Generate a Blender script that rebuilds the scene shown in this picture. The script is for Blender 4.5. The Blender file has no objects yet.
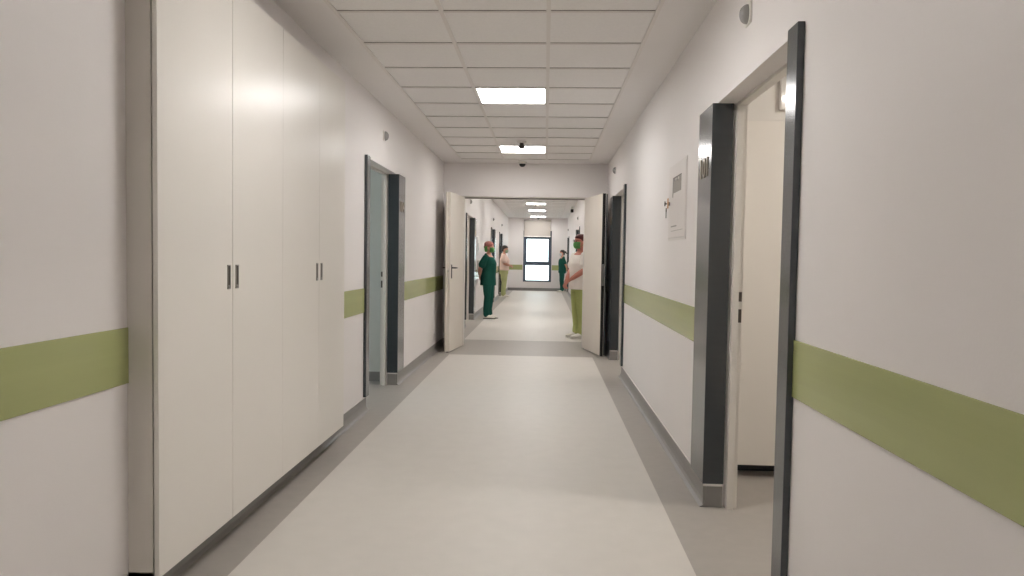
import bpy, bmesh, math, random
from math import sin, cos, pi, radians
from mathutils import Vector, Matrix

random.seed(7)
C = bpy.context.scene.collection
H = 1.304
XL, XR = -1.495, 0.878          # corridor wall faces
ZC, ZF = 2.672, 2.91            # ceiling heights, near and far section
YB, YP, YP2, YE = -3.2, 10.45, 10.65, 28.8   # back wall, partition, end wall

# ------------------------------------------------------------------ materials
def srgb(r, g, b):
    f = lambda c: (c/255/12.92) if c/255 <= 0.04045 else ((c/255+0.055)/1.055)**2.4
    return (f(r), f(g), f(b), 1)

def mat(name, col, rough=0.5, metal=0.0, spec=0.5, var=0.03, scale=6.0, bump=0.0, bscale=200.0,
        emit=None, estr=0.0, stretch=None, coat=0.0, trans=0.0, alpha=None):
    m = bpy.data.materials.new(name); m.use_nodes = True
    nt = m.node_tree; N = nt.nodes; L = nt.links
    b = N['Principled BSDF']
    b.inputs['Roughness'].default_value = rough
    b.inputs['Metallic'].default_value = metal
    b.inputs['Specular IOR Level'].default_value = spec
    b.inputs['Coat Weight'].default_value = coat; b.inputs['Coat Roughness'].default_value = 0.18
    b.inputs['Transmission Weight'].default_value = trans
    tc = N.new('ShaderNodeTexCoord'); mp = N.new('ShaderNodeMapping')
    if stretch: mp.inputs['Scale'].default_value = stretch
    L.new(tc.outputs['Object'], mp.inputs['Vector'])
    nz = N.new('ShaderNodeTexNoise'); nz.inputs['Scale'].default_value = scale; nz.inputs['Detail'].default_value = 5
    L.new(mp.outputs[0], nz.inputs['Vector'])
    cr = N.new('ShaderNodeValToRGB')
    cr.color_ramp.elements[0].position = 0.3; cr.color_ramp.elements[1].position = 0.7
    c0 = [max(0, c*(1-var)) for c in col[:3]]+[1]; c1 = [min(1, c*(1+var)) for c in col[:3]]+[1]
    cr.color_ramp.elements[0].color = c0; cr.color_ramp.elements[1].color = c1
    L.new(nz.outputs['Fac'], cr.inputs[0]); L.new(cr.outputs[0], b.inputs['Base Color'])
    if bump:
        n2 = N.new('ShaderNodeTexNoise'); n2.inputs['Scale'].default_value = bscale; n2.inputs['Detail'].default_value = 3
        L.new(mp.outputs[0], n2.inputs['Vector'])
        bp = N.new('ShaderNodeBump'); bp.inputs['Strength'].default_value = bump; bp.inputs['Distance'].default_value = 0.002
        L.new(n2.outputs['Fac'], bp.inputs['Height']); L.new(bp.outputs[0], b.inputs['Normal'])
    if emit:
        b.inputs['Emission Color'].default_value = emit; b.inputs['Emission Strength'].default_value = estr
    return m

M = {}
M['wall'] = mat('wall_paint', srgb(236, 231, 229), 0.5, var=0.012, scale=1.5, bump=0.12, bscale=120)
M['ceil'] = mat('plasterboard_paint', srgb(242, 238, 236), 0.7, var=0.01, scale=2)
M['tile'] = mat('ceiling_tile', srgb(246, 243, 241), 0.85, var=0.02, scale=60, bump=0.2, bscale=400)
M['grid'] = mat('ceiling_rail', srgb(236, 231, 227), 0.5, var=0.01)
M['gap'] = mat('ceiling_gap', srgb(150, 145, 139), 0.9)
M['pale'] = mat('pale_vinyl', srgb(206, 201, 194), 0.45, var=0.02, scale=9, spec=0.35)
M['grey'] = mat('grey_vinyl', srgb(166, 160, 153), 0.45, var=0.03, scale=14, spec=0.35)
M['seam'] = mat('vinyl_weld', srgb(168, 162, 154), 0.5)
M['skirt'] = mat('skirting_vinyl', srgb(140, 137, 134), 0.4, var=0.03, scale=14, spec=0.4)
M['skcap'] = mat('skirting_edge', srgb(222, 218, 214), 0.5)
M['band'] = mat('green_band', srgb(172, 177, 122), 0.16, var=0.03, scale=3, stretch=(1, 0.15, 8), bump=0.05, bscale=40, spec=0.45)
M['lam'] = mat('white_laminate', srgb(232, 227, 220), 0.3, var=0.008, scale=2, spec=0.4)
M['lamside'] = mat('laminate_edge', srgb(214, 208, 200), 0.4, var=0.01)
M['dark'] = mat('anthracite_panel', srgb(50, 56, 61), 0.2, var=0.05, scale=5, stretch=(1, 1, 6), spec=0.6, coat=0.5)
M['frame'] = mat('door_frame_white', srgb(226, 221, 214), 0.35, var=0.01)
M['door'] = mat('door_leaf_white', srgb(226, 218, 208), 0.35, var=0.012, scale=3, spec=0.4)
M['black'] = mat('black_plastic', srgb(20, 19, 19), 0.5, var=0.05)
M['steel'] = mat('brushed_steel', srgb(170, 168, 164), 0.35, metal=0.9, var=0.05, scale=30)
M['dsteel'] = mat('dark_steel', srgb(98, 92, 86), 0.4, metal=0.6, var=0.05, scale=30)
M['brass'] = mat('sign_metal', srgb(176, 164, 148), 0.3, metal=0.7, var=0.05)
M['plast'] = mat('white_plastic', srgb(228, 224, 218), 0.35, var=0.01)
M['dome'] = mat('smoked_dome', srgb(150, 148, 146), 0.08, var=0.02, spec=0.8, coat=0.5)
M['panelwhite'] = mat('cabinet_white', srgb(228, 222, 218), 0.4, var=0.01)
M['greyglass'] = mat('cabinet_window', srgb(140, 134, 124), 0.3, var=0.03)
M['tag'] = mat('orange_tag', srgb(206, 160, 118), 0.5)
M['winframe'] = mat('window_frame_paint', srgb(76, 86, 102), 0.35, var=0.04)
M['blind'] = mat('blind_fabric', srgb(182, 175, 167), 0.85, var=0.03, scale=80)
M['lamp'] = mat('light_diffuser', (1, 1, 1, 1), 0.5, emit=(1.0, 0.975, 0.95, 1), estr=20.5)
M['added_roomlamp'] = mat('added_room_light_diffuser', (1, 1, 1, 1), 0.5, emit=(1.0, 0.94, 0.86, 1), estr=85.0)  # glow of the lamps added inside the side rooms
M['outwall'] = mat('room_wall', srgb(226, 222, 216), 0.6, var=0.01)
M['inner'] = mat('room_wall_cool', srgb(214, 216, 210), 0.5, var=0.01)
g = bpy.data.materials.new('window_glass'); g.use_nodes = True
gb = g.node_tree.nodes['Principled BSDF']
gb.inputs['Transmission Weight'].default_value = 1; gb.inputs['Roughness'].default_value = 0.0; gb.inputs['IOR'].default_value = 1.02
gb.inputs['Base Color'].default_value = (0.97, 1, 0.99, 1)
M['glass'] = g
M['skin'] = mat('skin', srgb(205, 150, 128), 0.55, var=0.04, scale=20)
M['skin_red'] = mat('skin_flushed', srgb(200, 132, 114), 0.55, var=0.05, scale=20)
M['teal'] = mat('teal_scrub_cloth', srgb(34, 84, 74), 0.9, var=0.18, scale=9, stretch=(1, 1, .4), spec=0.1)
M['white_cloth'] = mat('white_scrub_cloth', srgb(236, 228, 220), 0.9, var=0.04, scale=9, spec=0.1)
M['pink_cloth'] = mat('blush_scrub_cloth', srgb(226, 202, 190), 0.9, var=0.05, scale=9, spec=0.1)
M['lime'] = mat('light_green_cloth', srgb(172, 178, 114), 0.9, var=0.08, scale=9, stretch=(1, 1, .4), spec=0.1)
M['palelime'] = mat('faded_green_cloth', srgb(180, 184, 134), 0.9, var=0.08, scale=9, spec=0.1)
M['maskgreen'] = mat('green_mask', srgb(92, 152, 84), 0.8, var=0.06, scale=40)
M['maskwhite'] = mat('white_mask', srgb(214, 218, 218), 0.8, var=0.04, scale=40)
M['maskpale'] = mat('pale_green_mask', srgb(160, 180, 150), 0.8, var=0.04, scale=40)
M['hair'] = mat('dark_hair', srgb(38, 28, 26), 0.5, var=0.2, scale=40)
M['redhair'] = mat('auburn_hair', srgb(88, 36, 34), 0.5, var=0.2, scale=40)
M['shoe'] = mat('white_shoe', srgb(226, 222, 212), 0.6, var=0.02)
M['blackshoe'] = mat('black_sole', srgb(40, 38, 38), 0.7)
M['eye'] = mat('dark_eye', srgb(30, 22, 20), 0.3)
M['cap'] = mat('patterned_cap', srgb(178, 112, 104), 0.85, var=0.35, scale=45)
M['capgreen'] = mat('cap_tie', srgb(96, 160, 84), 0.85, var=0.2, scale=45)

# ------------------------------------------------------------------ mesh helpers
def box(bm, x0, x1, y0, y1, z0, z1, mi=0, bevel=0.0):
    x0, x1 = sorted((x0, x1)); y0, y1 = sorted((y0, y1)); z0, z1 = sorted((z0, z1))
    t = bmesh.new()
    vs = [t.verts.new((x, y, z)) for x in (x0, x1) for y in (y0, y1) for z in (z0, z1)]
    for f in ((0, 1, 3, 2), (4, 6, 7, 5), (0, 4, 5, 1), (2, 3, 7, 6), (0, 2, 6, 4), (1, 5, 7, 3)):
        t.faces.new([vs[i] for i in f])
    if bevel: bmesh.ops.bevel(t, geom=t.edges[:], offset=bevel, segments=2, profile=0.6, affect='EDGES')
    bmesh.ops.recalc_face_normals(t, faces=t.faces[:])
    for f in t.faces: f.material_index = mi
    append(bm, t)

def append(bm, t):
    me = bpy.data.meshes.new('tmp'); t.to_mesh(me); t.free()
    bm.from_mesh(me); bpy.data.meshes.remove(me)

def obj(name, bm, mats, parent=None, loc=(0, 0, 0), smooth=False, shift=True):
    """link bm as one mesh object; parts of a thing are given in world space, shift puts them in the parent's"""
    me = bpy.data.meshes.new(name)
    if smooth:
        for f in bm.faces: f.smooth = True
    bm.to_mesh(me); bm.free()
    for m in (mats if isinstance(mats, (list, tuple)) else [mats]): me.materials.append(m)
    o = bpy.data.objects.new(name, me); C.objects.link(o); o.location = loc
    if parent is not None:
        o.parent = parent
        if shift:
            q = parent; off = Vector((0, 0, 0))
            while q is not None: off += Vector(q.location); q = q.parent
            me.transform(Matrix.Translation(-off))
    return o

def obj_at(name, bm, mats, origin):
    """top-level mesh drawn in world space with its origin moved to `origin`"""
    o = obj(name, bm, mats); o.data.transform(Matrix.Translation(-Vector(origin))); o.location = origin
    return o

def thing(name, label, cat, loc, group=None, kind=None, rz=0):
    o = bpy.data.objects.new(name, None); C.objects.link(o); o.empty_display_size = 0.1
    o.location = loc; o.rotation_euler = (0, 0, rz)
    return tag(o, label, cat, group, kind)

def tag(o, label, cat, group=None, kind=None):
    o['label'] = label; o['category'] = cat
    if group: o['group'] = group
    if kind: o['kind'] = kind
    return o

def struct(name, bm, mats, label, cat):
    return tag(obj(name, bm, mats), label, cat, None, 'structure')

def ring_loft(bm, rings, caps=True, mi=0):
    """rings: list of lists of Vectors with equal counts"""
    vr = [[bm.verts.new(p) for p in r] for r in rings]
    n = len(vr[0]); fs = []
    for a, b in zip(vr, vr[1:]):
        for i in range(n):
            fs.append(bm.faces.new((a[i], a[(i+1) % n], b[(i+1) % n], b[i])))
    if caps:
        fs.append(bm.faces.new(list(reversed(vr[0])))); fs.append(bm.faces.new(vr[-1]))
    for f in fs: f.material_index = mi; f.smooth = True

def ering(c, u, v, n=20, sq=1.0):
    out = []
    for k in range(n):
        a = 2*pi*k/n; ca, sa = cos(a), sin(a)
        ca = math.copysign(abs(ca)**sq, ca); sa = math.copysign(abs(sa)**sq, sa)
        out.append(Vector(c)+Vector(u)*ca+Vector(v)*sa)
    return out

def hloft(bm, rows, n=20, sq=1.0):
    """horizontal rings: rows of (z, cx, cy, rx, ry[, tilt])"""
    rings = []
    for r in rows:
        z, cx, cy, rx, ry = r[:5]; tilt = r[5] if len(r) > 5 else 0
        rings.append(ering((cx, cy, z), (rx, 0, 0), (0, ry, tilt), n, sq))
    ring_loft(bm, rings)

def limb(bm, pts, n=14):
    """pts: list of (pos, r) or (pos, ru, rv, udir)"""
    P = [Vector(p[0]) for p in pts]; rings = []
    for i, p in enumerate(pts):
        a = P[max(0, i-1)]; b = P[min(len(P)-1, i+1)]
        t = (b-a).normalized()
        ref = Vector(p[3]) if len(p) > 3 else Vector((1, 0, 0)) if abs(t.x) < .9 else Vector((0, 1, 0))
        u = (ref-t*ref.dot(t)).normalized(); v = t.cross(u)
        ru = p[1]; rv = p[2] if len(p) > 2 else ru
        rings.append(ering(P[i], u*ru, v*rv, n))
    # rounded end cap
    last = rings[-1]; c = P[-1]; t = (P[-1]-P[-2]).normalized(); r = min(pts[-1][1], pts[-1][2] if len(pts[-1]) > 2 else pts[-1][1])
    rings.append([c+(q-c)*0.7+t*r*0.6 for q in last]); rings.append([c+(q-c)*0.3+t*r*0.85 for q in last])
    first = rings[0]; c = P[0]; t = (P[0]-P[1]).normalized(); r = pts[0][1]
    rings.insert(0, [c+(q-c)*0.7+t*r*0.6 for q in first])
    ring_loft(bm, rings)

def sphere(bm, c, rx, ry, rz, seg=16):
    t = bmesh.new(); bmesh.ops.create_uvsphere(t, u_segments=seg, v_segments=seg//2+2, radius=1)
    for v in t.verts: v.co = Vector((v.co.x*rx, v.co.y*ry, v.co.z*rz))+Vector(c)
    for f in t.faces: f.smooth = True
    append(bm, t)

def cyl(bm, c0, c1, r, seg=20, r2=None, mi=0):
    c0, c1 = Vector(c0), Vector(c1); t = (c1-c0).normalized()
    ref = Vector((0, 0, 1)) if abs(t.z) < .9 else Vector((1, 0, 0))
    u = t.cross(ref).normalized(); v = t.cross(u)
    r2 = r if r2 is None else r2
    ring_loft(bm, [ering(c0, u*r, v*r, seg), ering(c1, u*r2, v*r2, seg)], mi=mi)

def rot_mesh(bm, ang, c=(0, 0, 0)):
    bmesh.ops.rotate(bm, verts=bm.verts[:], cent=c, matrix=Matrix.Rotation(ang, 3, 'Z'))

# ------------------------------------------------------------------ camera
F, PIT, YAW, ROL = 718.306, 0.04196, 0.04555, 0.01578
A = Matrix(((cos(YAW), sin(YAW), 0), (-sin(YAW), cos(YAW), 0), (0, 0, 1)))
B = Matrix(((1, 0, 0), (0, cos(PIT), -sin(PIT)), (0, sin(PIT), cos(PIT))))
D = Matrix(((cos(ROL), 0, sin(ROL)), (0, 1, 0), (-sin(ROL), 0, cos(ROL))))
R = D @ B @ A
right, fwd, up = R[0], R[1], R[2]
cm = bpy.data.cameras.new('camera'); co = bpy.data.objects.new('camera', cm); C.objects.link(co)
cm.sensor_width = 36; cm.sensor_fit = 'HORIZONTAL'; cm.lens = F/1024*36; cm.clip_start = 0.05; cm.clip_end = 200
co.matrix_world = Matrix(((right.x, up.x, -fwd.x, 0), (right.y, up.y, -fwd.y, 0), (right.z, up.z, -fwd.z, H), (0, 0, 0, 1)))
bpy.context.scene.camera = co

# ------------------------------------------------------------------ doorway table
# side, y strip start, y opening start, y reveal, y face end, interior kind
DOORS = [
    dict(s=-1, y0=5.87, yo=5.955, yr=7.15, yf=7.47, room='cool', lab='open doorway with anthracite side panels on the left wall, nearest beyond the closet'),
    dict(s=1, y0=2.545, yo=2.63, yr=3.80, yf=4.12, room='ward', lab='open doorway with tall anthracite panels in the right foreground'),
    dict(s=1, y0=7.95, yo=8.05, yr=9.33, yf=9.64, room='plain', lab='open doorway on the right wall just before the right door leaf'),
    dict(s=-1, y0=13.40, yo=13.50, yr=14.90, yf=15.2, room='plain', lab='open doorway on the left wall just past the double doors'),
    dict(s=-1, y0=19.55, yo=19.65, yr=20.85, yf=21.2, room='plain', lab='doorway on the left wall behind the woman with hands behind her back'),
    dict(s=-1, y0=23.15, yo=23.25, yr=24.45, yf=24.9, room='plain', lab='doorway on the left wall behind the person in pale top'),
    dict(s=1, y0=18.45, yo=18.55, yr=20.3, yf=20.65, room='plain', lab='doorway on the right wall beside the masked head with glasses'),
    dict(s=1, y0=26.7, yo=26.8, yr=28.1, yf=28.5, room='plain', lab='doorway on the right wall in the far corner by the end wall'),
    dict(s=1, y0=14.0, yo=14.1, yr=15.3, yf=15.6, room='plain', lab='doorway on the right wall hidden behind the right door leaf'),
]
ZO = 2.12      # clear opening height
WT = 0.15      # wall thickness
CL0, CL1, CLZ0, CLZ1 = 2.503, 4.888, 0.12, 2.476

def wall_mesh(s, y0, y1, ztop, holes):
    bm = bmesh.new(); X = XL if s < 0 else XR
    xa, xb = X, X+s*WT; y = y0
    for (a, b, z0, z1) in sorted(holes):
        box(bm, xa, xb, y, a, -0.0, ztop)
        if z0 > 0: box(bm, xa, xb, a, b, 0, z0)
        if z1 < ztop: box(bm, xa, xb, a, b, z1, ztop)
        y = b
    box(bm, xa, xb, y, y1, 0, ztop)
    return bm

def holes_for(s, y0, y1):
    return [(d['yo']-.0, d['yr']+.02, 0, ZO) for d in DOORS if d['s'] == s and y0 < d['y0'] < y1]

struct('wall_left', wall_mesh(-1, YB, YP2, ZC, holes_for(-1, YB, YP)+[(CL0, CL1, CLZ0, CLZ1)]), M['wall'],
       'white left corridor wall before the double doors', 'wall')
struct('wall_right', wall_mesh(1, YB, YP2, ZC, holes_for(1, YB, YP)), M['wall'],
       'white right corridor wall before the double doors', 'wall')
struct('wall_far_left', wall_mesh(-1, YP2, YE, ZF, holes_for(-1, YP, YE)), M['wall'],
       'white left wall of the corridor beyond the double doors', 'wall')
struct('wall_far_right', wall_mesh(1, YP2, YE, ZF, holes_for(1, YP, YE)), M['wall'],
       'white right wall of the corridor beyond the double doors', 'wall')

# partition with the double doorway
OX0, OX1, OZ = -1.20, 0.57, 2.19
bm = bmesh.new()
box(bm, XL, OX0, YP, YP2, 0, OZ); box(bm, OX1, XR, YP, YP2, 0, OZ); box(bm, XL, XR, YP, YP2, OZ, 3.0)
struct('wall_partition', bm, M['wall'], 'white cross wall over and beside the open double doors', 'wall')
bm = bmesh.new(); box(bm, XL-WT, XR+WT, YB-.15, YB, 0, ZC)
struct('wall_back', bm, M['wall'], 'white wall closing the corridor behind the viewer', 'wall')

# end wall with window opening
WX0, WX1, WZ0, WZ1 = -0.883, 0.247, 0.36, 2.40
bm = bmesh.new()
box(bm, XL-WT, WX0, YE, YE+.3, 0, ZF); box(bm, WX1, XR+WT, YE, YE+.3, 0, ZF)
box(bm, WX0, WX1, YE, YE+.3, 0, WZ0); box(bm, WX0, WX1, YE, YE+.3, WZ1, ZF)
struct('wall_end', bm, M['wall'], 'white end wall around the tall window at the far end', 'wall')

w = thing('window_1', 'tall dark framed window with two bright panes in the far end wall', 'window', ((WX0+WX1)/2, YE+.05, WZ0), kind='structure')
bm = bmesh.new(); t = 0.10; ya, yb = YE+.02, YE+.10
box(bm, WX0, WX0+t, ya, yb, WZ0, 1.05, bevel=.006); box(bm, WX1-t, WX1, ya, yb, WZ0, 1.05, bevel=.006)
box(bm, WX0, WX0+.13, ya, yb, 1.05, WZ1, bevel=.006); box(bm, WX1-.13, WX1, ya, yb, 1.05, WZ1, bevel=.006)
box(bm, WX0+.1, WX1-.1, ya, yb, 2.07, WZ1-t, bevel=.006)
box(bm, WX0, WX1, ya, yb, WZ0, WZ0+.06, bevel=.006); box(bm, WX0, WX1, ya, yb, WZ1-t, WZ1, bevel=.006)
obj('window_frame', bm, M['winframe'], w)
bm = bmesh.new(); box(bm, WX0, WX1, ya-.01, yb, 1.02, 1.17, bevel=.008)
obj('transom', bm, M['winframe'], w)
bm = bmesh.new(); box(bm, WX0+.05, WX1-.05, YE+.055, YE+.065, 1.15, WZ1-.06)
obj('pane', bm, M['glass'], w)
bm = bmesh.new(); box(bm, WX0+.05, WX1-.05, YE+.055, YE+.065, WZ0+.06, 1.03)
obj('pane', bm, M['glass'], w)
bm = bmesh.new(); box(bm, WX0-.01, WX1+.01, YE-.03, YE+.02, WZ0-.03, WZ0, bevel=.005)
obj('window_sill', bm, M['plast'], w)

rb = thing('roller_blind', 'grey beige roller blind half lowered over the top of the end window', 'blind', (-.33, YE-.05, 2.84))
bm = bmesh.new(); box(bm, -.86, .19, YE-.062, YE-.058, 2.19, 2.80)
obj('blind_fabric', bm, M['blind'], rb)
bm = bmesh.new(); cyl(bm, (-.87, YE-.045, 2.80), (.20, YE-.045, 2.80), .033); obj('roller_tube', bm, M['blind'], rb)
bm = bmesh.new(); box(bm, -.865, .195, YE-.07, YE-.05, 2.155, 2.19, bevel=.004); obj('bottom_bar', bm, M['plast'], rb)
for x in (-.885, .215):
    bm = bmesh.new(); box(bm, x-.012, x+.012, YE-.085, YE, 2.76, 2.845, bevel=.003); obj('bracket', bm, M['plast'], rb)

# ------------------------------------------------------------------ floor
bm = bmesh.new()
xs = [-5.2, -1.262, 0.6486, 5.0]; ys = [YB-.2, 9.53, 11.30, YE+.3]
V = [[bm.verts.new((x, y, 0)) for y in ys] for x in xs]
for i in range(3):
    for j in range(3):
        f = bm.faces.new((V[i][j], V[i+1][j], V[i+1][j+1], V[i][j+1]))
        f.material_index = 0 if (i == 1 and j != 1) else 1
# thickness below
ret = bmesh.ops.extrude_face_region(bm, geom=bm.faces[:])
for v in [e for e in ret['geom'] if isinstance(e, bmesh.types.BMVert)]: v.co.z = -0.1
bmesh.ops.recalc_face_normals(bm, faces=bm.faces[:])
struct('floor', bm, [M['pale'], M['grey']], 'pale vinyl corridor floor with grey borders and grey cross band', 'floor')

# ------------------------------------------------------------------ ceilings
XG = [-1.205, -0.605, -0.005, 0.595]
def ceiling(name, z, ya, yb, g0, g1, label, lights):
    """plasterboard borders, a sunk field of 600 mm tiles and its rails, in one mesh"""
    bm = bmesh.new()
    box(bm, XL-WT, XG[0], ya, yb, z, z+.12, 0); box(bm, XG[3], XR+WT, ya, yb, z, z+.12, 0)
    box(bm, XG[0], XG[3], ya, g0, z, z+.12, 0); box(bm, XG[0], XG[3], g1, yb, z, z+.12, 0)
    n = round((g1-g0)/.6)
    for i in range(3):
        for j in range(n):
            if i == 1 and j in lights: continue
            x0, y0 = XG[i]+.011, g0+.6*j+.008
            box(bm, x0, x0+.578, y0, y0+.584, z+.006, z+.05, 1)
    for x in XG: box(bm, x-.012, x+.012, g0, g1, z-.0015, z+.02, 2)
    for j in range(n+1):
        y = g0+.6*j
        box(bm, XG[0], XG[3], y-.012, y+.012, z-.0005, z+.02, 2)
        for i in range(3):
            box(bm, XG[i]+.014, XG[i+1]-.014, y-.0165, y-.012, z+.0035, z+.02, 3)
    box(bm, XG[0]-.02, XG[3]+.02, g0-.02, g1+.02, z+.05, z+.11, 1)
    struct(name, bm, [M['ceil'], M['tile'], M['grid'], M['gap']], label, 'ceiling')

# grid phase: rails at 4.059 + 0.6 k
G0 = 4.059-.6*11; NL = [round((y-G0)/.6) for y in (-1.341, 2.859, 5.859, 8.859)]  # the panel behind the viewer is added to lift the near walls
ceiling('ceiling', ZC, YB, YP, G0, G0+.6*21, 'white tiled ceiling with plain borders before the double doors', NL)
F0 = 10.9; FL = [2, 7, 12, 17, 22, 28]
ceiling('ceiling_far', ZF, YP2, YE, F0, F0+.6*29, 'white tiled ceiling of the corridor beyond the double doors', FL)

def ceiling_light(y, z, label, first=[None]):
    loc = (XG[1]+.3, y+.3, z)
    if first[0] is None:
        r = thing('ceiling_light', label, 'ceiling light', loc, 'square recessed light panels')
        bm = bmesh.new(); h = .289
        for a in ((-h, h, -h, -h+.012), (-h, h, h-.012, h), (-h, -h+.012, -h, h), (h-.012, h, -h, h)):
            box(bm, loc[0]+a[0], loc[0]+a[1], loc[1]+a[2], loc[1]+a[3], z+.002, z+.045)
        obj('light_frame', bm, M['plast'], r)
        bm = bmesh.new(); box(bm, loc[0]-.277, loc[0]+.277, loc[1]-.277, loc[1]+.277, z+.006, z+.03)
        obj('diffuser', bm, M['lamp'], r); first[0] = r
    else:
        r = first[0].copy(); C.objects.link(r); r.location = loc; r['label'] = label
        for ch in list(first[0].children):
            c = ch.copy(); C.objects.link(c); c.parent = r
    return r
for j, lab in zip(NL, ('added, unseen square light panel in the ceiling behind the viewer', 'square light panel in the ceiling ahead of the viewer, above the frame',
                       'bright square light panel, the largest and nearest seen in the ceiling', 'bright square light panel with a smoke detector in front, just before the double doors')):
    ceiling_light(G0+.6*j, ZC, lab)
for j, lab in zip(FL, ('light panel just past the header, hidden by the cross wall', 'light panel hidden by the cross wall over the teal clad woman', 'light panel beyond the cross wall, third past the doors',
                       'uppermost of the three light panels seen through the double doors', 'middle of the three light panels seen through the double doors', 'lowest light panel, close to the roller blind at the end window')):
    ceiling_light(F0+.6*j, ZF, lab)

# ------------------------------------------------------------------ skirting (coved vinyl)
def skirt(name, s, runs, label):
    X = XL if s < 0 else XR; bm = bmesh.new()
    prof = [(0, .112), (.005, .112), (.006, .05), (.011, .028), (.021, .012), (.038, .002), (.038, 0), (0, 0)]
    for (y0, y1) in runs:
        a = [Vector((X-s*p[0], y0, p[1])) for p in prof]; b = [Vector((X-s*p[0], y1, p[1])) for p in prof]
        ring_loft(bm, [a, b], mi=0)
        box(bm, X, X-s*.0075, y0, y1, .112, .1155, 1)
    for f in bm.faces: f.smooth = False
    bmesh.ops.recalc_face_normals(bm, faces=bm.faces[:])
    struct(name, bm, [M['skirt'], M['skcap']], label, 'skirting')

def gaps(s, a, b, lo='yo', hi='yr'):
    out = []; y = a
    for d in sorted((d for d in DOORS if d['s'] == s and a < d['y0'] < b), key=lambda d: d['y0']):
        out.append((y, d[lo])); y = d[hi]
    out.append((y, b)); return out
skirt('baseboard_left', -1, gaps(-1, YB, YP), 'grey coved skirting along the left wall')
skirt('baseboard_right', 1, gaps(1, YB, YP), 'grey coved skirting along the right wall')
skirt('baseboard_far_left', -1, gaps(-1, YP2, YE), 'grey coved skirting along the left wall beyond the double doors')
skirt('baseboard_far_right', 1, gaps(1, YP2, YE), 'grey coved skirting along the right wall beyond the double doors')
bm = bmesh.new(); box(bm, XL+.012, XR-.012, YE-.014, YE, 0, .112); box(bm, XL+.012, XR-.012, YE-.016, YE, .112, .116, 1)
struct('baseboard_end', bm, [M['skirt'], M['skcap']], 'grey skirting under the end window', 'skirting')
bm = bmesh.new(); box(bm, XL+.012, OX0, YP-.014, YP, 0, .112); box(bm, OX1, XR-.012, YP-.014, YP, 0, .112)
struct('baseboard_partition', bm, M['skirt'], 'short grey skirting pieces beside the double doors', 'skirting')

# ------------------------------------------------------------------ green bands
def band(n, s, runs, label):
    X = XL if s < 0 else XR; bm = bmesh.new()
    for a, b in runs: box(bm, X, X-s*.006, a, b, .832, 1.033, bevel=.0015)
    struct('trim_%d' % n, bm, M['band'], label, 'wall band')
band(1, -1, [(YB, CL0)], 'green wall band at the left edge before the closet')
band(2, -1, [(CL1, 5.87)], 'short green wall band between closet and left doorway')
band(3, -1, [(7.47, YP)], 'green wall band behind the left door leaf')
band(4, 1, [(YB, 2.545)], 'broad green wall band in the right foreground')
band(5, 1, [(4.12, 7.95)], 'green wall band under the electrical cabinet on the right wall')
band(6, 1, [(9.64, YP)], 'green wall band behind the right door leaf')
band(7, -1, gaps(-1, YP2, YE, 'y0', 'yf'), 'green wall bands along the far left wall')
band(8, 1, gaps(1, YP2, YE, 'y0', 'yf'), 'green wall bands along the far right wall')
bm = bmesh.new(); box(bm, XL+.006, WX0-.02, YE-.006, YE, .832, 1.033); box(bm, WX1+.02, XR-.006, YE-.006, YE, .832, 1.033)
struct('trim_9', bm, M['band'], 'green wall band either side of the end window', 'wall band')

# ------------------------------------------------------------------ doorways with anthracite side panels
def text_mesh(txt, size, ext):
    cu = bpy.data.curves.new('t', 'FONT'); cu.body = txt; cu.size = size; cu.extrude = ext; cu.align_x = 'CENTER'; cu.align_y = 'CENTER'
    o = bpy.data.objects.new('t', cu); C.objects.link(o)
    me = bpy.data.meshes.new_from_object(o.evaluated_get(bpy.context.evaluated_depsgraph_get()))
    bpy.data.objects.remove(o); bpy.data.curves.remove(cu)
    return me

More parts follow.
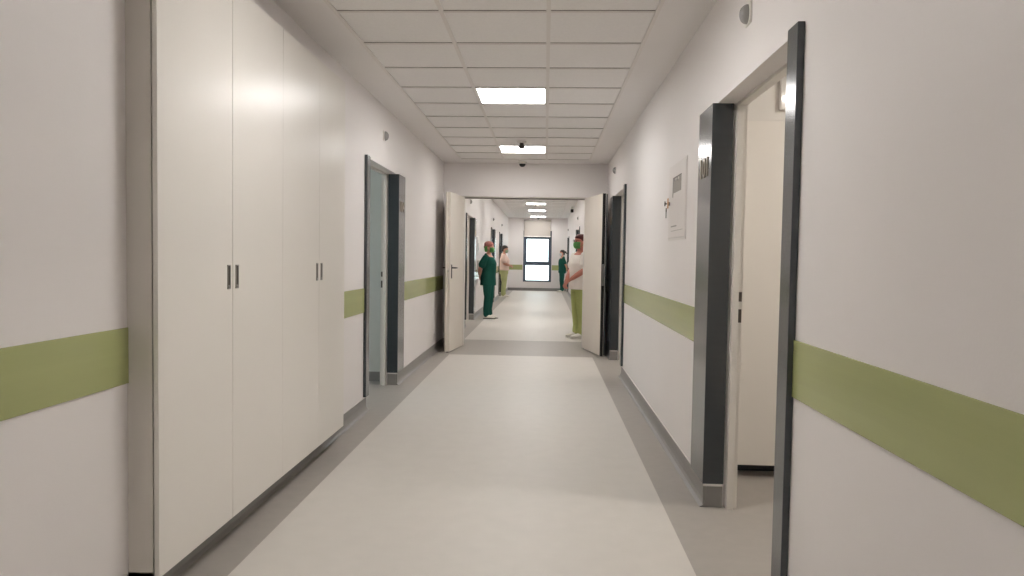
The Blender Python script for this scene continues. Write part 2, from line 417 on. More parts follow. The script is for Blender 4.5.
NUM = ['104', '101', '103', '106', '108', '110', '107', '109', '105']
for k, d in enumerate(DOORS):
    s = d['s']; X = XL if s < 0 else XR; P = X-s*.025
    y0, yo, yr, yf = d['y0'], d['yo'], d['yr'], d['yf']; zb, zt = .125, ZO+.012
    r = thing('door_%d' % (k+1), d['lab'], 'doorway', (X, (yo+yr)/2, 0), kind='structure')
    bm = bmesh.new(); box(bm, P, X, y0, yo+.02, zb, zt, bevel=.002); box(bm, X, X+s*.083, yo, yo+.02, zb, ZO)
    obj('jamb_strip', bm, M['dark'], r)
    bm = bmesh.new(); box(bm, P, X, yr, yf, zb, ZO+.001, bevel=.0015); box(bm, X-s*.002, X+s*.083, yr, yr+.02, zb, ZO)
    obj('side_panel', bm, M['dark'], r)
    bm = bmesh.new(); box(bm, P+s*.004, X+s*.08, yr+.004, yr+.012, 0, zb); box(bm, P+s*.004, X+s*.08, yr-.001, yr+.012, zb-.012, zb, 1)
    obj('skirting_return', bm, [M['skirt'], M['skcap']], r)
    # white steel frame: two stepped jambs and head
    bm = bmesh.new(); fa, fb, fc = X+s*.096, X+s*.128, X+s*.152
    box(bm, fa, fb, yr-.03, yr+.02, 0, ZO-.012, bevel=.002); box(bm, fb, fc, yr-.012, yr+.02, 0, ZO-.012, bevel=.002)
    box(bm, fa, fb, yo, yo+.05, 0, ZO-.012, bevel=.002); box(bm, fb, fc, yo, yo+.035, 0, ZO-.012, bevel=.002)
    box(bm, fa, fb, yo, yr+.02, ZO-.016, ZO, bevel=.002); box(bm, fb, fc, yo, yr+.02, ZO-.008, ZO, bevel=.002)
    f = obj('door_frame', bm, M['frame'], r)
    if k < 4:
        bm = bmesh.new()
        box(bm, fb+s*.004, fb+s*.020, yr-.0145, yr-.0115, 1.095, 1.145); box(bm, fb+s*.004, fb+s*.020, yr-.0145, yr-.0115, .985, 1.055)
        obj('strike_plate', bm, M['dsteel'], f)
    if k < 4:  # raised metal numerals on the panel face
        me = text_mesh(NUM[k], .15, .002)
        rotm = Matrix(((0, 0, -s, 0), (-s, 0, 0, 0), (0, 1, 0, 0), (0, 0, 0, 1)))  # glyph plane onto the side wall
        if s < 0: rotm = Matrix(((0, 0, 1, 0), (1, 0, 0, 0), (0, 1, 0, 0), (0, 0, 0, 1)))
        else: rotm = Matrix(((0, 0, -1, 0), (-1, 0, 0, 0), (0, 1, 0, 0), (0, 0, 0, 1)))
        me.transform(Matrix.Translation((P-s*.003, (yr+yf)/2, 1.80)) @ rotm)
        me.transform(Matrix.Translation(-Vector(r.location)))
        me.materials.clear(); me.materials.append(M['brass'])
        o = bpy.data.objects.new('room_number', me); C.objects.link(o); o.parent = r

# ------------------------------------------------------------------ rooms behind the doorways
WHERE = ['', 'left doorway beside the closet', 'right foreground doorway', 'doorway by the right door leaf', 'doorway just past the left door leaf', 'far left doorway behind the teal clad person', 'far left doorway behind the blush topped person', 'far right doorway beside the masked head', 'doorway in the far right corner', 'doorway hidden behind the right door leaf']
def room(k, d, ya, yb, dep, m, zc=2.62, lamp=True, win=False):
    s = d['s']; X = (XL if s < 0 else XR)+s*WT; xe = X+s*dep
    bm = bmesh.new()
    box(bm, X, xe, ya-.1, ya, 0, zc); box(bm, X, xe, yb, yb+.1, 0, zc)
    if win:
        box(bm, xe, xe+s*.1, ya-.1, ya+.5, 0, zc); box(bm, xe, xe+s*.1, yb-.3, yb+.1, 0, zc)
        box(bm, xe, xe+s*.1, ya+.5, yb-.3, 0, 1.0); box(bm, xe, xe+s*.1, ya+.5, yb-.3, 2.1, zc)
    else: box(bm, xe, xe+s*.1, ya-.1, yb+.1, 0, zc)
    if k == 2: box(bm, X, xe, 4.372, yb, 2.142, zc)
    struct('wall_room_%d' % k, bm, m, 'pale walls of the room through the ' + WHERE[k], 'wall')
    bm = bmesh.new(); box(bm, X, xe+s*.1, ya-.1, yb+.1, zc, zc+.08)
    struct('ceiling_room_%d' % k, bm, M['ceil'], 'white ceiling of the room through the ' + WHERE[k], 'ceiling')
    bm = bmesh.new(); box(bm, X, xe, yb-.012, yb, 0, .1); box(bm, X, xe, ya, ya+.012, 0, .1); box(bm, xe-s*.012, xe, ya+.012, yb-.012, 0, .1)
    struct('baseboard_room_%d' % k, bm, M['skirt'], 'grey skirting of the room through the ' + WHERE[k], 'skirting')
    if lamp:  # added lamp, itself out of view, to brighten the room interior
        r = thing('ceiling_light', 'added unseen round light in the room through the ' + WHERE[k], 'ceiling light', (X+s*dep/2, (ya+yb)/2, zc-.03), 'added room lights')
        bm = bmesh.new(); cyl(bm, (X+s*dep/2, (ya+yb)/2, zc-.03), (X+s*dep/2, (ya+yb)/2, zc), .17); obj('light_base', bm, M['plast'], r)
        bm = bmesh.new(); cyl(bm, (X+s*dep/2, (ya+yb)/2, zc-.06), (X+s*dep/2, (ya+yb)/2, zc-.03), .15, r2=.16); obj('diffuser', bm, M['added_roomlamp'], r)

room(1, DOORS[0], 5.0, 7.36, 2.4, M['inner'], lamp=False, win=True)
room(2, DOORS[1], 2.0, 5.0, 2.6, M['outwall'])
room(3, DOORS[2], 7.2, 10.2, 2.4, M['outwall'])
room(4, DOORS[3], 12.9, 15.6, 2.4, M['outwall'])
room(5, DOORS[4], 19.0, 21.3, 2.0, M['outwall'])
room(6, DOORS[5], 22.6, 25.0, 2.0, M['outwall'])
room(7, DOORS[6], 18.0, 20.9, 2.0, M['outwall'])
room(8, DOORS[7], 26.2, 28.7, 2.0, M['outwall'])
room(9, DOORS[8], 13.6, 15.8, 2.0, M['outwall'])

# tall white wardrobe seen through the right foreground doorway
wd = thing('wardrobe', 'tall white wardrobe on dark plinth inside the right foreground room', 'wardrobe', (1.9, 4.66, 0))
bm = bmesh.new(); box(bm, 1.075, 2.85, 4.37, 4.95, .076, 2.14); obj('carcass', bm, M['lamside'], wd)
bm = bmesh.new(); box(bm, 1.09, 2.84, 4.50, 4.93, .0, .076); obj('plinth', bm, M['dark'], wd)
for a in (1.08, 1.96):
    bm = bmesh.new(); box(bm, a, a+.875, 4.35, 4.368, .077, 2.137, bevel=.001); dr = obj('door', bm, M['lam'], wd)
    hx = a+.82 if a < 1.5 else a+.05
    bm = bmesh.new(); cyl(bm, (hx, 4.335, 1.05), (hx, 4.335, 1.2), .006, 10); box(bm, hx-.004, hx+.004, 4.335, 4.35, 1.06, 1.07); box(bm, hx-.004, hx+.004, 4.335, 4.35, 1.18, 1.19)
    obj('handle', bm, M['steel'], dr)
# wall lamp over the wardrobe, half hidden by the jamb
wl = thing('wall_lamp', 'small white box lamp glowing high up inside the right foreground room', 'lamp', (1.45, 4.372, 2.26))
bm = bmesh.new(); box(bm, 1.368, 1.50, 4.345, 4.372, 2.20, 2.40, bevel=.01); obj('lamp_body', bm, M['plast'], wl)
bm = bmesh.new(); sphere(bm, (1.392, 4.340, 2.265), .011, .009, .011); obj('bulb', bm, M['lamp'], wl)

# ------------------------------------------------------------------ closet
cl = thing('built_in_closet', 'long white four door closet hung above the skirting on the left wall', 'closet', (XL, (CL0+CL1)/2, CLZ0))
bm = bmesh.new(); xf = -1.403
box(bm, -1.95, xf, CL0, CL0+.018, CLZ0, CLZ1); box(bm, -1.95, xf, CL1-.018, CL1, CLZ0, CLZ1)
box(bm, -1.95, xf, CL0, CL1, CLZ0, CLZ0+.018); box(bm, -1.95, xf, CL0, CL1, CLZ1-.018, CLZ1)
box(bm, -1.95, -1.94, CL0, CL1, CLZ0, CLZ1); box(bm, -1.94, xf, (CL0+CL1)/2-.009, (CL0+CL1)/2+.009, CLZ0, CLZ1)
obj('carcass', bm, M['lamside'], cl)
yd = [CL0, 3.118, 3.725, 4.335, CL1]
for i in range(4):
    gp = [0, .002, .0009, .0009, 0]; a, b = yd[i]+gp[i], yd[i+1]-gp[i+1]
    bm = bmesh.new(); box(bm, -1.398, -1.380, a, b, CLZ0, CLZ1, bevel=.001)
    dr = obj('door', bm, M['lam'], cl)
    hy = {0: yd[1]-.042, 1: yd[1]+.042, 2: yd[3]-.042, 3: yd[3]+.042}[i]
    bm = bmesh.new(); w2 = .0145
    box(bm, -1.381, -1.3765, hy-w2, hy-w2+.004, 1.148, 1.254); box(bm, -1.381, -1.3765, hy+w2-.004, hy+w2, 1.148, 1.254)
    box(bm, -1.381, -1.3765, hy-w2, hy+w2, 1.148, 1.153); box(bm, -1.381, -1.3765, hy-w2, hy+w2, 1.249, 1.254)
    hd = obj('flush_pull', bm, M['steel'], dr)
    bm = bmesh.new(); box(bm, -1.381, -1.3785, hy-w2+.004, hy+w2-.004, 1.165, 1.249); obj('pull_recess', bm, M['dsteel'], hd)
    bm = bmesh.new(); cyl(bm, (-1.381, hy, 1.159), (-1.376, hy, 1.159), .006, 12); obj('lock', bm, M['steel'], hd)

# ------------------------------------------------------------------ double door leaves
def leaf(name, hinge, end, side, label, black):
    """hinge/end: floor points of the visible face; the body lies on `side` of it"""
    hx, hy = hinge; ex, ey = end
    L = math.hypot(ex-hx, ey-hy); ang = math.atan2(ey-hy, ex-hx)
    r = thing(name, label, 'door', (hx, hy, 0), kind='structure', rz=ang)
    T = .062*side; z1 = 2.178
    def part(nm, bm, m, par): 
        return obj(nm, bm, m, par, shift=False)
    bm = bmesh.new(); box(bm, 0, L, 0, T, .012, z1, bevel=.003)
    box(bm, -.0, L+.018, T*.72, T*1.04, .012, z1, bevel=.002)
    lf = part('door_leaf', bm, M['door'], r)
    # edge hardware
    bm = bmesh.new(); box(bm, L, L+.002, T*.2, T*.45, .93, 1.15); part('lock_plate', bm, M['lamside'], lf)
    bm = bmesh.new(); box(bm, L, L+.010, T*.36, T*.46, 1.10, 1.125); part('lock_latch', bm, M['dsteel'], lf)
    if black:
        bm = bmesh.new(); box(bm, L+.010, L+.013, T*.10, T*.60, .95, 1.24, bevel=.001); part('lock_case', bm, M['steel'], lf)
        bm = bmesh.new(); box(bm, L-.001, L+.010, T*.02, T*.66, .0125, z1-.001); part('edge_seal', bm, M['black'], lf)
        bm = bmesh.new(); box(bm, L+.017, L+.020, T*.74, T*1.02, .02, z1-.01); part('edge_seal', bm, M['dark'], lf)
    bm = bmesh.new(); box(bm, .01, L-.005, T*.3, T*.7, .003, .013); part('bottom_seal', bm, M['black'], lf)
    for sd in ((0, -1), (1, 1)):
        if black: break
        b0 = 0 if sd[0] == 0 else T*1.04; o = -math.copysign(1, T) if sd[0] == 0 else math.copysign(1, T)
        bm = bmesh.new(); xh = L-.075
        box(bm, xh-.012, xh+.012, b0, b0+o*.008, 1.01, 1.20, bevel=.003)
        pl = part('handle_plate', bm, M['black'], lf)
        bm = bmesh.new(); cyl(bm, (xh, b0+o*.006, 1.155), (xh, b0+o*.055, 1.155), .009, 12)
        limb(bm, [((xh+.004, b0+o*.052, 1.155), .0095), ((xh-.05, b0+o*.054, 1.155), .009), ((xh-.125, b0+o*.050, 1.153), .007)], 10)
        part('lever_handle', bm, M['black'], pl)
    for z in (.25, 1.1, 1.95):
        bm = bmesh.new(); cyl(bm, (-.006, T*.9, z-.05), (-.006, T*.9, z+.05), .008, 10); part('hinge', bm, M['steel'], lf)
    return r
leaf('door_10', (-1.188, 10.44), (-1.286, 9.684), -1, 'white left leaf of the open double doors with a black lever handle', False)
leaf('door_11', (.560, 10.44), (.748, 9.62), 1, 'white right leaf of the open double doors with a black edge seal', True)
bm = bmesh.new()
box(bm, OX0-.06, OX0+.004, YP2-.0, YP2+.012, 0, OZ+.06); box(bm, OX1-.004, OX1+.06, YP2, YP2+.012, 0, OZ+.06)
box(bm, OX0, OX0+.012, YP+.03, YP2, 0, OZ); box(bm, OX1-.012, OX1, YP+.03, YP2, 0, OZ); box(bm, OX0, OX1, YP+.02, YP2, OZ-.012, OZ)
box(bm, OX0, OX1, YP+.085, YP+.10, OZ-.028, OZ-.012, 1)
struct('trim_10', bm, [M['frame'], M['gap']], 'slim white steel frame around the double doorway', 'door frame')

# ------------------------------------------------------------------ call lights over the doors
def call_light(s, y, z, label, first={}):
    X = XL if s < 0 else XR; loc = (X, y, z)
    if s in first:
        r = first[s].copy(); C.objects.link(r); r.location = loc; r['label'] = label
        for ch in list(first[s].children):
            c = ch.copy(); C.objects.link(c); c.parent = r
        return r
    r = thing('call_light', label, 'call light', loc, 'call lights over the doorways')
    bm = bmesh.new(); box(bm, 0, -s*.010, -.042, .042, -.046, .046, bevel=.004); obj('back_plate', bm, M['plast'], r, shift=False)
    bm = bmesh.new(); t = bmesh.new(); bmesh.ops.create_uvsphere(t, u_segments=20, v_segments=14, radius=1)
    bmesh.ops.bisect_plane(t, geom=t.verts[:]+t.edges[:]+t.faces[:], plane_co=(0, 0, 0), plane_no=(-s, 0, 0), clear_inner=True)
    for v in t.verts: v.co = Vector((v.co.x*.036-s*.009, v.co.y*.034, v.co.z*.043))
    for f in t.faces: f.smooth = True
    append(bm, t); cyl(bm, (-s*.009, 0, 0), (-s*.018, 0, 0), .034)
    obj('dome', bm, M['dome'], r, shift=False); first[s] = r
    return r
call_light(1, 3.25, 2.39, 'domed call light above the doorway in the right foreground')
call_light(-1, 6.57, 2.40, 'domed call light above the left doorway beside the closet')
call_light(1, 9.2, 2.43, 'domed call light above the doorway by the right door leaf')
call_light(-1, 14.1, 2.39, 'domed call light on the left wall just past the double doors')
call_light(-1, 20.3, 2.38, 'domed call light over the woman in teal with a patterned cap')
call_light(-1, 24.2, 2.40, 'domed call light over the person in blush top')
call_light(1, 19.5, 2.40, 'domed call light on the far right wall above the two dark strips')
call_light(1, 27.5, 2.40, 'domed call light on the right wall in the far corner')

# smoke detectors and dome cameras
def smoke(x, y, z, label):
    r = thing('smoke_detector', label, 'smoke detector', (x, y, z), 'ceiling smoke detectors')
    bm = bmesh.new(); cyl(bm, (x, y, z), (x, y, z-.018), .055, 28); obj('base', bm, M['plast'], r)
    bm = bmesh.new(); cyl(bm, (x, y, z-.018), (x, y, z-.055), .022, 24, r2=.028); cyl(bm, (x, y, z-.055), (x, y, z-.085), .040, 24, r2=.028); obj('sensor_head', bm, M['dsteel'], r)
smoke(-.30, 8.50, ZC, 'small round smoke detector in front of the second light panel')
smoke(-.31, 21.35, ZF+.006, 'dark round detector in front of the uppermost far light panel')

def dome_cam(x, y, z, label, sc=1):
    r = thing('dome_camera', label, 'camera', (x, y, z), 'dome cameras')
    bm = bmesh.new(); cyl(bm, (x, y, z), (x, y, z-.03*sc), .062*sc, 28, r2=.055*sc); obj('base', bm, M['plast'], r)
    bm = bmesh.new(); t = bmesh.new(); bmesh.ops.create_uvsphere(t, u_segments=24, v_segments=14, radius=1)
    bmesh.ops.bisect_plane(t, geom=t.verts[:]+t.edges[:]+t.faces[:], plane_co=(0, 0, 0), plane_no=(0, 0, -1), clear_inner=True)
    for v in t.verts: v.co = Vector((v.co.x*.047*sc+x, v.co.y*.047*sc+y, v.co.z*.042*sc+z-.03*sc))
    for f in t.faces: f.smooth = True
    append(bm, t); obj('dome', bm, M['black'], r)
dome_cam(-.348, 10.30, ZC, 'black dome camera under the ceiling just before the double doors')
dome_cam(-.30, 28.55, ZF, 'tiny dome camera above the roller blind at the far end')
bx = thing('speaker', 'small black box hanging high by the far right wall', 'speaker', (.80, 22.3, 2.78))
bm = bmesh.new(); box(bm, .755, .845, 22.25, 22.35, 2.73, 2.83, bevel=.015); obj('housing', bm, M['black'], bx)
bm = bmesh.new(); cyl(bm, (.80, 22.3, 2.83), (.80, 22.3, ZF), .03); obj('mount', bm, M['plast'], bx)

# ------------------------------------------------------------------ electrical cabinet, key, papers
ec = thing('electrical_cabinet', 'white flush electrical cabinet with a grey window on the right wall', 'cabinet', (XR, 4.87, 1.46))
bm = bmesh.new(); x = XR
box(bm, x-.004, x, 4.555, 5.19, 1.44, 1.455); box(bm, x-.004, x, 4.555, 5.19, 1.945, 1.96)
box(bm, x-.004, x, 4.555, 4.57, 1.44, 1.96); box(bm, x-.004, x, 5.175, 5.19, 1.44, 1.96)
obj('cabinet_frame', bm, M['panelwhite'], ec)
bm = bmesh.new(); box(bm, x-.007, x, 4.573, 5.172, 1.458, 1.942, bevel=.001); ed = obj('door', bm, M['panelwhite'], ec)
bm = bmesh.new(); box(bm, x-.0085, x-.006, 4.72, 5.01, 1.762, 1.862); obj('window', bm, M['greyglass'], ed)
bm = bmesh.new(); box(bm, x-.0095, x-.006, 4.715, 5.015, 1.862, 1.868); box(bm, x-.0095, x-.006, 5.01, 5.016, 1.735, 1.868); obj('window_edge', bm, M['dsteel'], ed)
for yy in (4.80, 4.90):
    bm = bmesh.new(); cyl(bm, (x-.0115, yy, 1.848), (x-.008, yy, 1.848), .010, 12); obj('button', bm, M['plast'], ed)
bm = bmesh.new()
box(bm, x-.0085, x-.006, 4.86, 5.06, 1.532, 1.541); box(bm, x-.0085, x-.006, 4.64, 5.06, 1.504, 1.507); obj('label_strip', bm, M['greyglass'], ed)
bm = bmesh.new(); cyl(bm, (x-.022, 5.11, 1.70), (x-.012, 5.11, 1.70), .013, 16); obj('lock', bm, M['dsteel'], ed)
kr = thing('key', 'small key with an orange tag hanging from the cabinet lock', 'key', (x-.025, 5.11, 1.70))
bm = bmesh.new(); box(bm, x-.032, x-.028, 5.06, 5.10, 1.665, 1.735, bevel=.001); obj('key_tag', bm, M['tag'], kr)
bm = bmesh.new(); cyl(bm, (x-.045, 5.11, 1.70), (x-.020, 5.11, 1.70), .004, 10); cyl(bm, (x-.047, 5.11, 1.70), (x-.043, 5.11, 1.70), .018, 16)
obj('key_bow', bm, M['dsteel'], kr)
bm = bmesh.new(); cyl(bm, (x-.036, 5.12, 1.655), (x-.032, 5.12, 1.655), .016, 16); box(bm, x-.036, x-.032, 5.114, 5.126, 1.60, 1.65); obj('spare_key', bm, M['dsteel'], kr)

# white dispenser and notice on far left wall by the first woman
dp = thing('sanitizer_dispenser', 'white wall dispenser just behind the woman in teal scrubs', 'dispenser', (XL, 15.75, 1.0))
bm = bmesh.new(); box(bm, XL, XL+.10, 15.69, 15.81, .98, 1.24, bevel=.02); obj('housing', bm, M['plast'], dp)
bm = bmesh.new(); box(bm, XL+.01, XL+.16, 15.66, 15.84, .88, .90, bevel=.005); box(bm, XL, XL+.01, 15.72, 15.78, .88, 1.0); obj('drip_tray', bm, M['plast'], dp)
nt_ = thing('notice_frame', 'narrow white notice holder on the left wall past the double doors', 'notice', (XL, 15.75, 1.5))
bm = bmesh.new(); box(bm, XL, XL+.02, 15.55, 15.95, 1.35, 1.75, bevel=.004); obj('holder', bm, M['plast'], nt_)
bm = bmesh.new(); box(bm, XL+.02, XL+.022, 15.60, 15.70, 1.42, 1.68); box(bm, XL+.02, XL+.022, 15.76, 15.90, 1.46, 1.62); obj('print', bm, M['greyglass'], nt_)

# ------------------------------------------------------------------ people (local frame: facing -Y, right hand at -X)
def remesh(name, bm, voxel, m, parent, smooth=3):
    bmesh.ops.recalc_face_normals(bm, faces=bm.faces[:])
    me = bpy.data.meshes.new('src'); bm.to_mesh(me); bm.free()
    o = bpy.data.objects.new('src', me); C.objects.link(o)
    r = o.modifiers.new('r', 'REMESH'); r.mode = 'VOXEL'; r.voxel_size = voxel; r.use_smooth_shade = True
    s = o.modifiers.new('s', 'SMOOTH'); s.iterations = smooth; s.factor = .5
    dg = bpy.context.evaluated_depsgraph_get()
    out = bpy.data.meshes.new_from_object(o.evaluated_get(dg), depsgraph=dg)
    bpy.data.objects.remove(o); bpy.data.meshes.remove(me)
    out.materials.clear(); out.materials.append(m)
    for p in out.polygons: p.use_smooth = True
    ob = bpy.data.objects.new(name, out); C.objects.link(ob); ob.parent = parent
    return ob

def hand(bm, wrist, d, nrm, thumb, curl=.5, sc=1.0):
    """wrist point, finger direction, palm normal, thumb side vector"""
    w = Vector(wrist); d = Vector(d).normalized(); nrm = Vector(nrm); nrm = (nrm-d*nrm.dot(d)).normalized()
    l = Vector(thumb); l = (l-d*l.dot(d)-nrm*l.dot(nrm)).normalized()
    limb(bm, [(w-d*.01, .026*sc, .020*sc, l), (w+d*.03*sc, .034*sc, .016*sc, l), (w+d*.08*sc, .038*sc, .014*sc, l)], 14)
    for i, (off, ln) in enumerate(((.029, .072), (.010, .080), (-.010, .074), (-.028, .060))):
        b = w+d*.082*sc+l*off*sc; c = curl+.08*i
        d1 = (d*cos(c*.6)+nrm*sin(c*.6)); d2 = (d*cos(c*1.5)+nrm*sin(c*1.5)); d3 = (d*cos(c*2.2)+nrm*sin(c*2.2))
        p1 = b+d1*ln*.45*sc; p2 = p1+d2*ln*.32*sc; p3 = p2+d3*ln*.23*sc
        limb(bm, [(b-d*.01, .0085*sc), (p1, .0082*sc), (p2, .0075*sc), (p3, .0065*sc)], 10)
    b = w+d*.022*sc+l*.026*sc
    p1 = b+(l*.6+d*.7+nrm*.25).normalized()*.036*sc; p2 = p1+(l*.25+d*.9+nrm*.35).normalized()*.028*sc
    limb(bm, [(b-l*.006, .013*sc), (p1, .0098*sc), (p2, .008*sc)], 10)

def build_person(loc, rz, label, arms, h=1.65, stout=1.0, top='teal', pants='teal', mask='maskgreen', hair='hair',
                 style='cap', hem=.74, skin='skin', headturn=0.0, nod=0.0, shoe='shoe', glasses=False, stance=.09, trw=1.0):
    k = h/1.65
    P = thing('person', label, 'person', loc, rz=rz)
    def S(o): o.scale = (k, k, k); return o
    st = stout
    # ---- body
    bm = bmesh.new()
    hloft(bm, [(.80, 0, .01, .16*st, .115*st), (.90, 0, .01, .172*st, .125*st), (1.0, 0, -.005, .145*st, .112*st), (1.08, 0, -.012, .135*st, .11*st),
               (1.18, 0, -.012, .15*st, .118*st), (1.27, 0, -.004, .165, .110), (1.335, 0, .004, .165, .085), (1.375, 0, .010, .10, .062), (1.395, 0, .008, .06, .052)], 24)
    hloft(bm, [(1.36, 0, .010, .060, .056), (1.40, 0, .004, .051, .052), (1.47, 0, -.006, .048, .050)], 18)
    hm = Matrix.Translation((0, -.0, 1.44)) @ Matrix.Rotation(headturn, 4, 'Z') @ Matrix.Rotation(nod, 4, 'X') @ Matrix.Translation((0, 0, -1.44))
    t = bmesh.new()
    hloft(t, [(1.424, 0, -.056, .018, .020), (1.434, 0, -.046, .036, .044), (1.455, 0, -.026, .055, .070), (1.485, 0, -.014, .066, .086), (1.52, 0, -.008, .071, .092),
              (1.555, 0, -.004, .0735, .094), (1.59, 0, .0, .072, .092), (1.62, 0, .004, .061, .078), (1.640, 0, .006, .040, .054), (1.649, 0, .006, .016, .022)], 24)
    limb(t, [((0, -.094, 1.545), .009), ((0, -.108, 1.525), .011), ((0, -.112, 1.510), .014, .012, (1, 0, 0))], 10)      # nose
    sphere(t, (0, -.092, 1.478), .020, .010, .008)                                                            # mouth
    sphere(t, (0, -.080, 1.566), .045, .018, .008)                                                            # brow
    for sx in (-1, 1): sphere(t, (sx*.073, .008, 1.525), .010, .017, .030)                                        # ears
    t.transform(hm); append(bm, t)
    for sx in (-1, 1):
        lx = sx*stance
        limb(bm, [((sx*.085, .005, .86), .085*st), ((sx*.087, -.002, .74), .082*st), ((lx, -.008, .62), .070*st), ((lx, -.012, .47), .053), ((lx, .002, .34), .054),
                  ((lx, .008, .20), .041), ((lx, .012, .10), .035), ((lx, .010, .055), .036)], 16)
        limb(bm, [((lx, .045, .045), .026), ((lx, -.02, .045), .032, .030, (1, 0, 0)), ((lx, -.10, .030), .036, .020, (1, 0, 0)), ((lx*1.03, -.15, .024), .032, .014, (1, 0, 0))], 12)
        sh, el, wr, hd, hn, th = arms[0 if sx < 0 else 1]
        sh, el, wr = Vector(sh), Vector(el), Vector(wr)
        limb(bm, [(sh+Vector((-sx*.05, 0, .0)), .045), (sh, .050), (sh.lerp(el, .35), .045*st), (sh.lerp(el, .8), .043*st), (el, .041*st), (el.lerp(wr, .3), .042*st), (el.lerp(wr, .7), .034), (wr, .027, .022, th)], 14)
        hand(bm, wr, hd, hn, th, .55)
    body = S(remesh('body', bm, .0065, M[skin], P, 2))
    # ---- eyes
    for sx in (-1, 1):
        bm = bmesh.new(); sphere(bm, (sx*.030, -.0865, 1.545), .012, .008, .0065)
        bm.transform(hm); S(obj('eye', bm, M['eye'], P, shift=False))
    # ---- trousers
    bm = bmesh.new()
    hloft(bm, [(.74, 0, .008, .165*st, .122*st), (.80, 0, .01, .176*st, .130*st), (.90, 0, .01, .182*st, .135*st), (1.0, 0, -.003, .160*st, .124*st)], 24)
    for sx in (-1, 1):
        lx = sx*stance
        limb(bm, [((sx*.085, .006, .84), .094*st), ((sx*.088, -.002, .72), .092*st), ((lx, -.008, .60), .083*st*trw), ((lx, -.010, .47), .073*trw), ((lx, .003, .34), .070*trw),
                  ((lx, .010, .20), .066*trw), ((lx, .008, .085), .066*trw, .070*trw, (1, 0, 0))], 18)
    # gentle cloth folds
    for v in bm.verts: v.co += Vector((sin(v.co.z*38+v.co.x*20)*.003, cos(v.co.z*31)*.004, 0))
    S(remesh('scrub_trousers', bm, .010, M[pants], P, 3))
    # ---- top
    bm = bmesh.new()
    hloft(bm, [(hem, 0, .008, .205*st, .155*st), (hem+.06, 0, .008, .202*st, .152*st), (.92, 0, .006, .194*st, .148*st), (1.02, 0, -.006, .176*st, .138*st), (1.10, 0, -.014, .170*st, .138*st),
               (1.19, 0, -.018, .178*st, .140*st), (1.27, 0, -.006, .186, .124), (1.33, 0, .004, .180, .100, .012), (1.368, 0, .010, .125, .078, .028), (1.388, 0, .016, .078, .058, .034)], 28)
    for sx in (-1, 1):
        sh, el, wr, hd, hn, th = arms[0 if sx < 0 else 1]; sh, el = Vector(sh), Vector(el)
        limb(bm, [(sh+Vector((-sx*.06, 0, .004)), .056), (sh+Vector((0, 0, .002)), .064), (sh.lerp(el, .4), .068*st), (sh.lerp(el, .72), .074*st)], 16)
    for v in bm.verts: v.co += Vector((sin(v.co.z*33+v.co.y*18)*.003, cos(v.co.z*27+v.co.x*9)*.004, 0))
    S(remesh('scrub_top', bm, .010, M[top], P, 3))
    # ---- shoes
    for sx in (-1, 1):
        lx = sx*stance; bm = bmesh.new()
        limb(bm, [((lx, .050, .050), .036, .044, (1, 0, 0)), ((lx, -.01, .055), .041, .048, (1, 0, 0)), ((lx, -.07, .042), .045, .036, (1, 0, 0)), ((lx*1.03, -.135, .032), .041, .026, (1, 0, 0)), ((lx*1.04, -.170, .030), .030, .018, (1, 0, 0))], 16)
        for v in bm.verts: v.co.z = max(v.co.z, .012)
        s_ = obj('shoe', bm, M[shoe], P, shift=False); S(s_)
        bm = bmesh.new(); rr = []
        for z in (0.001, .014):
            rr.append([Vector((lx+cos(a)*.045*(1 if sin(a) > -.2 else .95), -.058+sin(a)*.140, z)) for a in [2*pi*i/24 for i in range(24)]])
        ring_loft(bm, rr); so = obj('sole', bm, M['blackshoe' if style == 'cap' else 'shoe'], s_, shift=False)
    # ---- mask
    bm = bmesh.new()
    rings = []
    for z, dep, hw in ((1.428, .094, .040), (1.450, .118, .058), (1.485, .128, .069), (1.520, .124, .073), (1.538, .108, .068)):
        row = []
        for i in range(15):
            a = -1.25+2.5*i/14
            row.append(Vector((sin(a)*hw/sin(1.25), -cos(a)*dep+.004, z)))
        inner = [Vector((q.x*.95, q.y*.95, q.z)) for q in reversed(row)]
        rings.append(row+inner)
    ring_loft(bm, rings)
    for sx in (-1, 1):
        limb(bm, [((sx*.066, -.03, 1.525), .0025), ((sx*.076, .010, 1.540), .0025), ((sx*.080, .026, 1.530), .0025)], 6)
        limb(bm, [((sx*.058, -.03, 1.455), .0025), ((sx*.072, .006, 1.485), .0025), ((sx*.080, .026, 1.510), .0025)], 6)
    bm.transform(hm); S(obj('face_mask', bm, M[mask], P, shift=False))
    # ---- hair / cap
    bm = bmesh.new()
    if style == 'cap':
        hloft(bm, [(1.545, 0, .022, .076, .084, .02), (1.57, 0, .008, .084, .100, .004), (1.60, 0, .006, .086, .104), (1.635, 0, .008, .074, .092), (1.662, 0, .010, .048, .062), (1.672, 0, .01, .018, .024)], 24)
        sphere(bm, (0, .085, 1.55), .040, .032, .040)
        bm.transform(hm); cp = S(obj('surgical_cap', bm, M[hair], P, shift=False))
        bm = bmesh.new(); hloft(bm, [(1.44, 0, .052, .045, .040), (1.48, 0, .040, .070, .058), (1.53, 0, .030, .080, .072), (1.56, 0, .022, .082, .082)], 20)
        bm.transform(hm); S(obj('cap_tie', bm, M['capgreen'], P, shift=False))
    else:
        hloft(bm, [(1.45, 0, .062, .040, .030), (1.49, 0, .050, .064, .052), (1.53, 0, .036, .077, .072), (1.565, 0, .022, .080, .086), (1.60, 0, .006, .081, .101), (1.632, 0, .006, .071, .090), (1.656, 0, .008, .044, .060), (1.664, 0, .01, .016, .022)], 24)
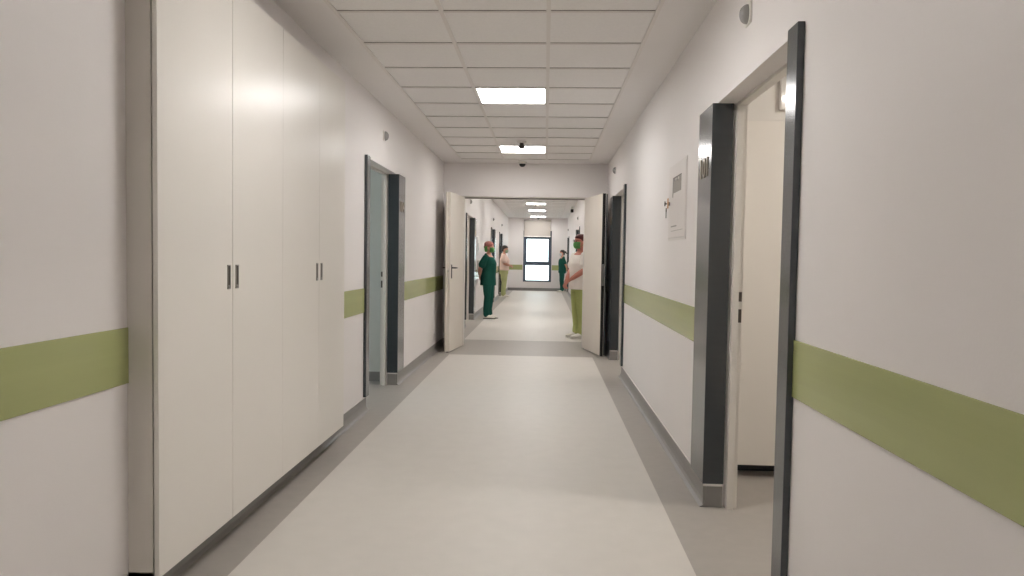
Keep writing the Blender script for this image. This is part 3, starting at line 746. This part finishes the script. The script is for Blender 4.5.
        if style == 'bun': sphere(bm, (0, .125, 1.575), .040, .040, .040); limb(bm, [((0, .10, 1.575), .022), ((0, .15, 1.56), .026), ((0, .165, 1.52), .018)], 10)
        bm.transform(hm); S(obj('hair', bm, M[hair], P, shift=False))
    if glasses:
        bm = bmesh.new()
        for sx in (-1, 1):
            pts = [Vector((sx*.033+cos(a)*.027, -.108+abs(sx*.033+cos(a)*.027)*.15, 1.552+sin(a)*.019)) for a in [2*pi*i/18 for i in range(19)]]
            for a, b in zip(pts, pts[1:]): cyl(bm, a, b, .003, 6)
            cyl(bm, (sx*.060, -.098, 1.556), (sx*.078, .010, 1.550), .0025, 6)
        cyl(bm, (-.007, -.108, 1.556), (.007, -.108, 1.556), .0025, 6)
        bm.transform(hm); S(obj('glasses', bm, M['black'], P, shift=False))
    return P

def arm(sh, el, wr, hd, hn, th): return (sh, el, wr, hd, hn, th)
behind = (arm((-.185, .01, 1.325), (-.255, .10, 1.08), (-.10, .175, .90), (.9, .15, -.35), (0, -1, 0), (0, .1, -1)),
          arm((.185, .01, 1.325), (.255, .10, 1.08), (.09, .190, .92), (-.9, .1, -.35), (0, -1, 0), (0, .1, 1)))
belly = (arm((-.185, 0, 1.325), (-.235, -.03, 1.08), (-.075, -.225, 1.0), (.85, -.45, -.15), (0, 1, 0), (0, 0, 1)),
         arm((.185, 0, 1.325), (.235, -.03, 1.08), (.075, -.235, .985), (-.85, -.45, -.15), (0, 1, 0), (0, 0, 1)))
low = (arm((-.185, 0, 1.325), (-.235, -.04, 1.09), (-.055, -.225, .90), (.45, -.30, -.6), (0, 1, 0), (0, -.8, .5)),
       arm((.185, 0, 1.325), (.235, -.04, 1.09), (.050, -.240, .905), (-.45, -.30, -.6), (0, 1, 0), (0, -.8, .5)))

build_person((-1.20, 15.3, 0), radians(74), 'person in teal scrubs, green mask and patterned cap, hands behind back, by the left wall',
             behind, h=1.63, stout=1.06, top='teal', pants='teal', hair='cap', style='cap', hem=.72, headturn=radians(4))
build_person((-1.36, 23.8, 0), radians(88), 'person in blush top and pale green trousers, hands folded at belly, far left',
             belly, h=1.70, stout=1.16, top='pink_cloth', pants='palelime', mask='maskpale', hair='hair', style='plain', hem=.86, nod=radians(10))
build_person((.66, 28.0, 0), radians(-82), 'person in teal scrubs with dark tied hair, standing farthest away on the right',
             behind, h=1.63, stout=.98, top='teal', pants='teal', mask='maskwhite', hair='hair', style='bun', hem=.76)
build_person((.575, 11.9, 0), radians(-66), 'person in white top, lime trousers, glasses and green mask behind the right door leaf',
             low, h=1.70, stout=1.08, top='white_cloth', pants='lime', mask='maskgreen', hair='redhair', style='plain', hem=.78, skin='skin_red', glasses=True)

# ------------------------------------------------------------------ world and output
W = bpy.data.worlds.new('world'); bpy.context.scene.world = W; W.use_nodes = True
N = W.node_tree.nodes; L = W.node_tree.links; bg = N['Background']
tc = N.new('ShaderNodeTexCoord'); sx = N.new('ShaderNodeSeparateXYZ'); cr = N.new('ShaderNodeValToRGB')
L.new(tc.outputs['Generated'], sx.inputs[0]); L.new(sx.outputs['Z'], cr.inputs[0]); L.new(cr.outputs[0], bg.inputs[0])
cr.color_ramp.elements[0].color = (.80, .92, .95, 1); cr.color_ramp.elements[1].color = (.75, .88, 1, 1)
bg.inputs[1].default_value = 3.2
sc = bpy.context.scene
sc.view_settings.view_transform = 'Standard'; sc.view_settings.look = 'None'
sc.view_settings.gamma = 1; sc.view_settings.exposure = 0.04; sc.view_settings.use_curve_mapping = False
